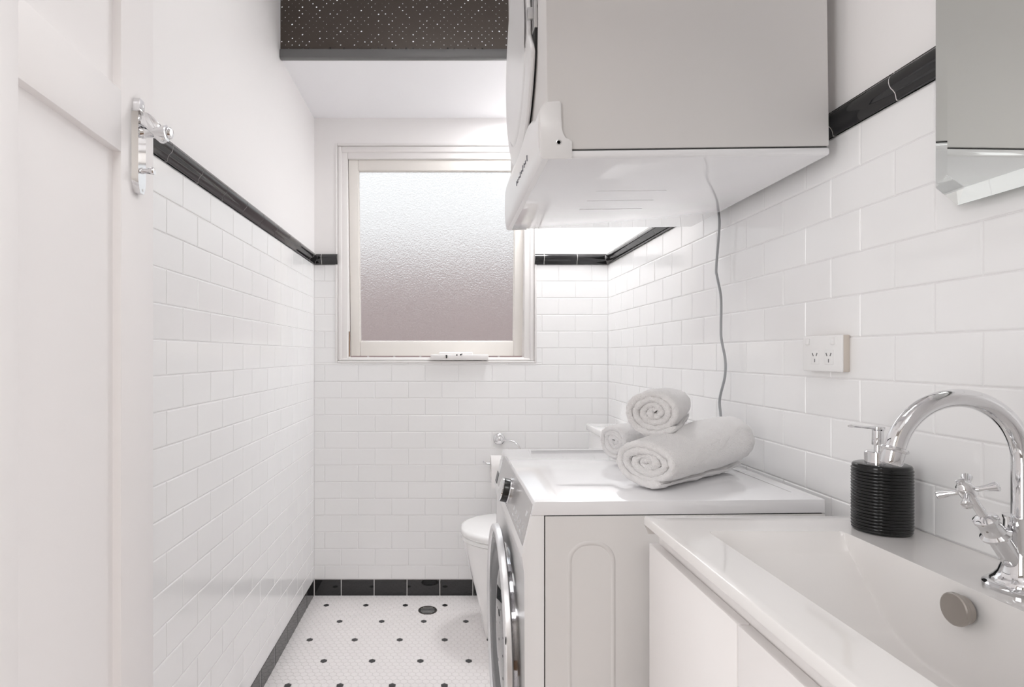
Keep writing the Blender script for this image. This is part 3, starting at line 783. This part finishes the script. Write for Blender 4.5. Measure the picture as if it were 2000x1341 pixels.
bm = bmesh.new(); lathe(bm, [(0.0108, -0.001), (0.0138, 0.0), (0.0148, 0.002), (0.0138, 0.004), (0.0120, 0.005), (0.0118, 0.018), (0.0105, 0.020), (0.0088, 0.019), (0.0088, 0.012), (0, 0.012)], e0, e1, 32)
obj('aerator', bm, M['chrome'], parent=spt)
def valve(dx, lead):
    o = Vector((TX-0.014*dx, TY, 0.884)); ax = Vector((-0.56*dx, -0.02, 0.83)).normalized()
    bm = bmesh.new(); lathe(bm, [(0.0105, -0.01), (0.0105, 0.030), (0.0150, 0.032), (0.0155, 0.035), (0.0120, 0.038), (0.0112, 0.044), (0.0112, 0.052), (0.0125, 0.054), (0.0125, 0.058), (0.0085, 0.061), (0.0048, 0.063), (0.0046, 0.092)], o, ax, 32)
    v = obj('valve', bm, M['chrome'], parent=tap)
    h = o+ax*0.098; a, b = frame_of(ax)
    bm = bmesh.new()
    lathe(bm, [(0.005, -0.008), (0.0088, -0.006), (0.0092, 0.0), (0.0085, 0.007), (0.0062, 0.0095), (0.0045, 0.0125), (0.0046, 0.0150), (0, 0.0162)], h, ax, 28)
    for k in range(4):
        an = k*math.pi/2+R(50); dv = a*math.cos(an)+b*math.sin(an)
        lathe(bm, [(0.0036, 0.004), (0.0030, 0.010), (0.0036, 0.018), (0.0054, 0.0262), (0.0056, 0.0285), (0.0044, 0.0295), (0, 0.0297)], h, dv, 18)
    obj('cross_handle', bm, M['chrome'], parent=v)
valve(1, 0); valve(-1, 0)

# ------------------------------------------------------------------ soap dispenser
SXc, SYc = 0.6955, 0.900
sd = thing('soap_dispenser', 'black ribbed soap dispenser with chrome pump behind the tap', 'soap dispenser', (SXc, SYc, VZ))
bm = bmesh.new(); pr_ = [(0.035, 0.0), (0.0395, 0.0015), (0.0408, 0.004)]
nr = 19; h0, h1 = 0.006, 0.101
for k in range(nr):
    a = h0+(h1-h0)*k/nr; s = (h1-h0)/nr
    pr_ += [(0.0398, a), (0.0411, a+s*0.25), (0.0414, a+s*0.5), (0.0411, a+s*0.75)]
pr_ += [(0.0398, h1), (0.0402, 0.1035), (0.0388, 0.1062), (0.035, 0.1075), (0.0185, 0.1075)]
lathe(bm, pr_, (SXc, SYc, VZ), (0, 0, 1), 56, squash=1.0)
for v in bm.verts: v.co.y = SYc+(v.co.y-SYc)*0.95
obj('bottle', bm, M['blackcer'], parent=sd, angle=50)
bm = bmesh.new(); lathe(bm, [(0.0180, 0.1072), (0.0182, 0.1255), (0.0165, 0.1272), (0.0055, 0.1275), (0.0050, 0.139)], (SXc-0.006, SYc, VZ), (0, 0, 1), 36)
lathe(bm, [(0.0080, 0.137), (0.0084, 0.138), (0.0078, 0.160), (0.0095, 0.162), (0.0095, 0.166), (0, 0.168)], (SXc-0.006, SYc, VZ), (0, 0, 1), 28)
tube(bm, smooth_path([(SXc-0.008, SYc, VZ+0.164), (SXc-0.03, SYc-0.004, VZ+0.1655), (SXc-0.052, SYc-0.008, VZ+0.168), (SXc-0.056, SYc-0.009, VZ+0.1675)], 4), 0.0048, 12, sy=0.5, up=Vector((0, 0, 1)))
obj('pump', bm, M['chrome'], parent=sd)

# ------------------------------------------------------------------ double power outlet
OX = XR; oy0, oy1, oz0, oz1 = 1.0573, 1.172, 1.0945, 1.1655
po = thing('power_outlet', 'white double power outlet on the tiled wall above the washing machine', 'power outlet', (OX, 1.115, oz0))
bm = bmesh.new(); bx(bm, OX-0.0135, OX, oy0+0.0003, oy1-0.0003, oz0+0.0003, oz1-0.0003, bev=0.002); bb = obj('mounting_block', bm, M['outlet_block'], parent=po)
bm = bmesh.new(); bx(bm, OX-0.0170, OX-0.0120, oy0, oy1, oz0, oz1, bev=0.002, seg=3)
fpz = obj('face_plate', bm, M['outlet'], parent=po)
for yc in (1.078, 1.153):
    bm = bmesh.new(); bx(bm, OX-0.0225, OX-0.0165, yc-0.0042, yc+0.0042, 1.1475, 1.1600, bev=0.0015)
    for v in bm.verts:
        if v.co.z > 1.154 and v.co.x < OX-0.018: v.co.x += 0.002
    obj('rocker_switch', bm, M['outlet'], parent=po)
for yc in (1.0915, 1.1325):
    bm = bmesh.new(); bx(bm, OX-0.0180, OX-0.0165, yc-0.0125, yc+0.0125, 1.1085, 1.1375, bev=0.0008)
    so = obj('socket', bm, M['outlet'], parent=po)
    bm = bmesh.new()
    for (dy, dz, an) in ((-0.0058, 0.0055, 28), (0.0058, 0.0055, -28), (0, -0.0065, 0)):
        b2 = bmesh.new(); bx(b2, OX-0.01815, OX-0.0178, -0.0011, 0.0011, -0.0035, 0.0035)
        bmesh.ops.transform(b2, matrix=Matrix.Translation((0, yc+dy, 1.1225+dz)) @ Matrix.Rotation(R(an), 4, 'X'), verts=b2.verts)
        me = bpy.data.meshes.new('t'); b2.to_mesh(me); b2.free(); bm.from_mesh(me); bpy.data.meshes.remove(me)
    obj('pin_slots', bm, M['slot'], parent=so, angle=None)

# ------------------------------------------------------------------ dryer cable down the wall
def q(x, y, X): return (X, 1100*X/(x-872), 1.126+(694-y)*X/(x-872))
cpts = [(0.735, 1.520, 1.530), (0.735, 1.521, 1.514), (0.735, 1.517, 1.472), (0.735, 1.534, 1.366), (0.735, 1.529, 1.339), (0.735, 1.508, 1.281), (0.735, 1.508, 1.207),
        (0.735, 1.5055, 1.170), (0.736, 1.487, 1.115), (0.736, 1.489, 1.070), (0.735, 1.515, 1.009), (0.733, 1.506, 0.968), (0.735, 1.500, 0.90), (0.738, 1.50, 0.60)]
bm = bmesh.new(); tube(bm, smooth_path(cpts, 7), 0.0033, 12)
tag(obj('power_cable', bm, M['cord'], angle=60), 'thin grey cable hanging down the tiled wall below the dryer', 'cable')

# ------------------------------------------------------------------ clipped-corner mirror over the right wall
MX = 0.735; my0, my1, mz0, mz1, ch = 0.335, 0.8484, 1.3425, 1.96, 0.036
mr = thing('wall_mirror', 'large clipped-corner wall mirror hung over the black rail above the basin', 'mirror', (MX, 0.6, mz0))
def octa(ins, x):
    a0, a1, b0, b1 = my0+ins, my1-ins, mz0+ins, mz1-ins; c = ch-ins*0.41
    return [(x, a0+c, b0), (x, a1-c, b0), (x, a1, b0+c), (x, a1, b1-c), (x, a1-c, b1), (x, a0+c, b1), (x, a0, b1-c), (x, a0, b0+c)]
bm = bmesh.new()
r0 = [bm.verts.new(v) for v in octa(0.0, MX+0.002)]; r1 = [bm.verts.new(v) for v in octa(0.022, MX)]
bm.faces.new(r1)
for k in range(8): bm.faces.new((r0[k], r0[(k+1) % 8], r1[(k+1) % 8], r1[k]))
mg = obj('mirror_glass', bm, M['mirror'], parent=mr, angle=None)
bm = bmesh.new(); A = [bm.verts.new(v) for v in octa(0.0, MX+0.0021)]; B = [bm.verts.new(v) for v in octa(0.0, MX+0.0042)]
bm.faces.new(B)
for k in range(8): bm.faces.new((A[k], A[(k+1) % 8], B[(k+1) % 8], B[k]))
bx(bm, MX+0.004, XR, my0+0.05, my1-0.05, mz0+0.05, mz0+0.08); bx(bm, MX+0.004, XR, my0+0.05, my1-0.05, mz1-0.08, mz1-0.05)
obj('mirror_backing', bm, M['mirror_edge'], parent=mr, angle=None)

# ------------------------------------------------------------------ toilet
tl = thing('toilet', 'white toilet with closed lid behind the washing machine', 'toilet', (0.40, 2.28, 0.0))
def dshape(tipx, backx, hw, n=40, y=2.28, pw=2.3):
    pts = []
    lx = min(0.30, backx-tipx-0.05)
    for k in range(n+1):
        a = -math.pi/2+math.pi*k/n
        cx = abs(math.cos(a))**(2/pw); sy = math.copysign(abs(math.sin(a))**(2/pw), math.sin(a))
        pts.append((tipx+lx-lx*cx, y+hw*sy))
    pts.append((backx, y+hw)); pts.append((backx, y-hw)); return pts
def loft(bm, secs):
    rings = [[bm.verts.new((x, y, z)) for x, y in pts] for pts, z in secs]
    for p_, q_ in zip(rings, rings[1:]):
        n = len(p_)
        for k in range(n): bm.faces.new((p_[k], p_[(k+1) % n], q_[(k+1) % n], q_[k]))
    bm.faces.new(rings[0]); bm.faces.new(rings[-1][::-1]); return bm
bm = bmesh.new()
loft(bm, [(dshape(0.158, XR-0.004, 0.125), 0.0), (dshape(0.150, XR-0.004, 0.130), 0.01), (dshape(0.140, XR-0.004, 0.135), 0.08), (dshape(0.118, XR-0.004, 0.147), 0.18), (dshape(0.090, XR-0.004, 0.165), 0.28), (dshape(0.070, XR-0.004, 0.182), 0.36), (dshape(0.064, XR-0.004, 0.188), 0.392)])
obj('pan', bm, M['ceramic'], parent=tl, angle=50)
bm = bmesh.new(); loft(bm, [(dshape(0.063, 0.60, 0.192), 0.394), (dshape(0.058, 0.60, 0.197), 0.397), (dshape(0.058, 0.60, 0.197), 0.409), (dshape(0.062, 0.60, 0.194), 0.4115)]); obj('seat', bm, M['ceramic'], parent=tl, angle=50)
bm = bmesh.new(); loft(bm, [(dshape(0.060, 0.60, 0.196), 0.4125), (dshape(0.057, 0.60, 0.200), 0.416), (dshape(0.0575, 0.60, 0.2005), 0.430), (dshape(0.062, 0.60, 0.196), 0.437), (dshape(0.074, 0.59, 0.186), 0.4405)]); obj('lid', bm, M['ceramic'], parent=tl, angle=50)
bm = bmesh.new(); bx(bm, 0.620, XR-0.002, 2.10, 2.465, 0.393, 0.800, bev=0.012, seg=3); cs_ = obj('cistern', bm, M['ceramic'], parent=tl)
bm = bmesh.new(); bx(bm, 0.612, XR-0.001, 2.092, 2.473, 0.800, 0.828, bev=0.006, seg=3); cl_ = obj('cistern_lid', bm, M['ceramic'], parent=cs_)
bm = bmesh.new(); lathe(bm, [(0.020, 0.0), (0.020, 0.004), (0.017, 0.006), (0, 0.006)], (0.685, 2.28, 0.828), (0, 0, 1), 28); obj('flush_button', bm, M['chrome'], parent=cs_)

# ------------------------------------------------------------------ toilet roll holder
hx, hz = 0.2476, 0.734
th_ = thing('toilet_roll_holder', 'small chrome toilet roll holder on the back wall', 'toilet roll holder', (hx, YB, hz))
bm = bmesh.new(); lathe(bm, [(0.026, 0.0), (0.027, 0.003), (0.024, 0.007), (0.017, 0.009), (0.014, 0.014), (0.0155, 0.020), (0.0155, 0.026), (0.010, 0.031), (0, 0.032)], (hx, YB, hz), (0, -1, 0), 32); obj('wall_rose', bm, M['chrome'], parent=th_)
bm = bmesh.new(); tube(bm, smooth_path([(hx+0.012, YB-0.024, hz-0.002), (hx+0.045, YB-0.034, hz-0.002), (hx+0.072, YB-0.044, hz-0.012), (hx+0.090, YB-0.052, hz-0.034), (hx+0.094, YB-0.056, hz-0.075), (hx+0.090, YB-0.058, hz-0.098),
                                              (hx+0.060, YB-0.060, hz-0.104), (hx-0.050, YB-0.060, hz-0.104), (hx-0.070, YB-0.060, hz-0.101), (hx-0.080, YB-0.060, hz-0.094)], 6), 0.0042, 12)
obj('arm', bm, M['chrome'], parent=th_)
tr = thing('toilet_roll', 'white toilet roll hanging on the chrome holder', 'toilet roll', (hx+0.005, YB-0.060, 0.56))
bm = bmesh.new(); RX0 = hx-0.045
lathe(bm, [(0.021, 0.0), (0.052, 0.0), (0.0535, 0.002), (0.0535, 0.098), (0.052, 0.100), (0.021, 0.100), (0.021, 0.0)], (RX0, YB-0.060, hz-0.1195), (1, 0, 0), 48, cap=False)
obj('paper', bm, M['paper'], parent=tr, angle=50)
bm = bmesh.new(); bx(bm, RX0, RX0+0.1, YB-0.1138, YB-0.1128, hz-0.205, hz-0.118); obj('loose_sheet', bm, M['paper'], parent=tr)

# ------------------------------------------------------------------ floor waste
fw = thing('floor_drain', 'round metal floor drain grate set in the mosaic floor', 'drain', (-0.0833, 2.491, 0.0))
bm = bmesh.new(); lathe(bm, [(0.0355, -0.004), (0.0355, 0.0005), (0.037, 0.0022), (0.0405, 0.0022), (0.0418, 0.0008), (0.0418, -0.004)], (-0.0833, 2.491, 0), (0, 0, 1), 48, cap=False); obj('drain_ring', bm, M['drain'], parent=fw)
bm = bmesh.new(); lathe(bm, [(0.0358, 0.0004), (0, 0.0004)], (-0.0833, 2.491, 0), (0, 0, 1), 48, cap=False); obj('drain_well', bm, M['dark'], parent=fw, angle=None)
for k in range(-2, 3):
    yy = k*0.0125; hw = math.sqrt(0.0350**2-yy*yy); bm = bmesh.new()
    bx(bm, -0.0833-hw*0.92, -0.0833+hw*0.92, 2.491+yy-0.0022, 2.491+yy+0.0022, 0.0002, 0.0018, bev=0.0005); obj('grate_bar', bm, M['steel'], parent=fw)
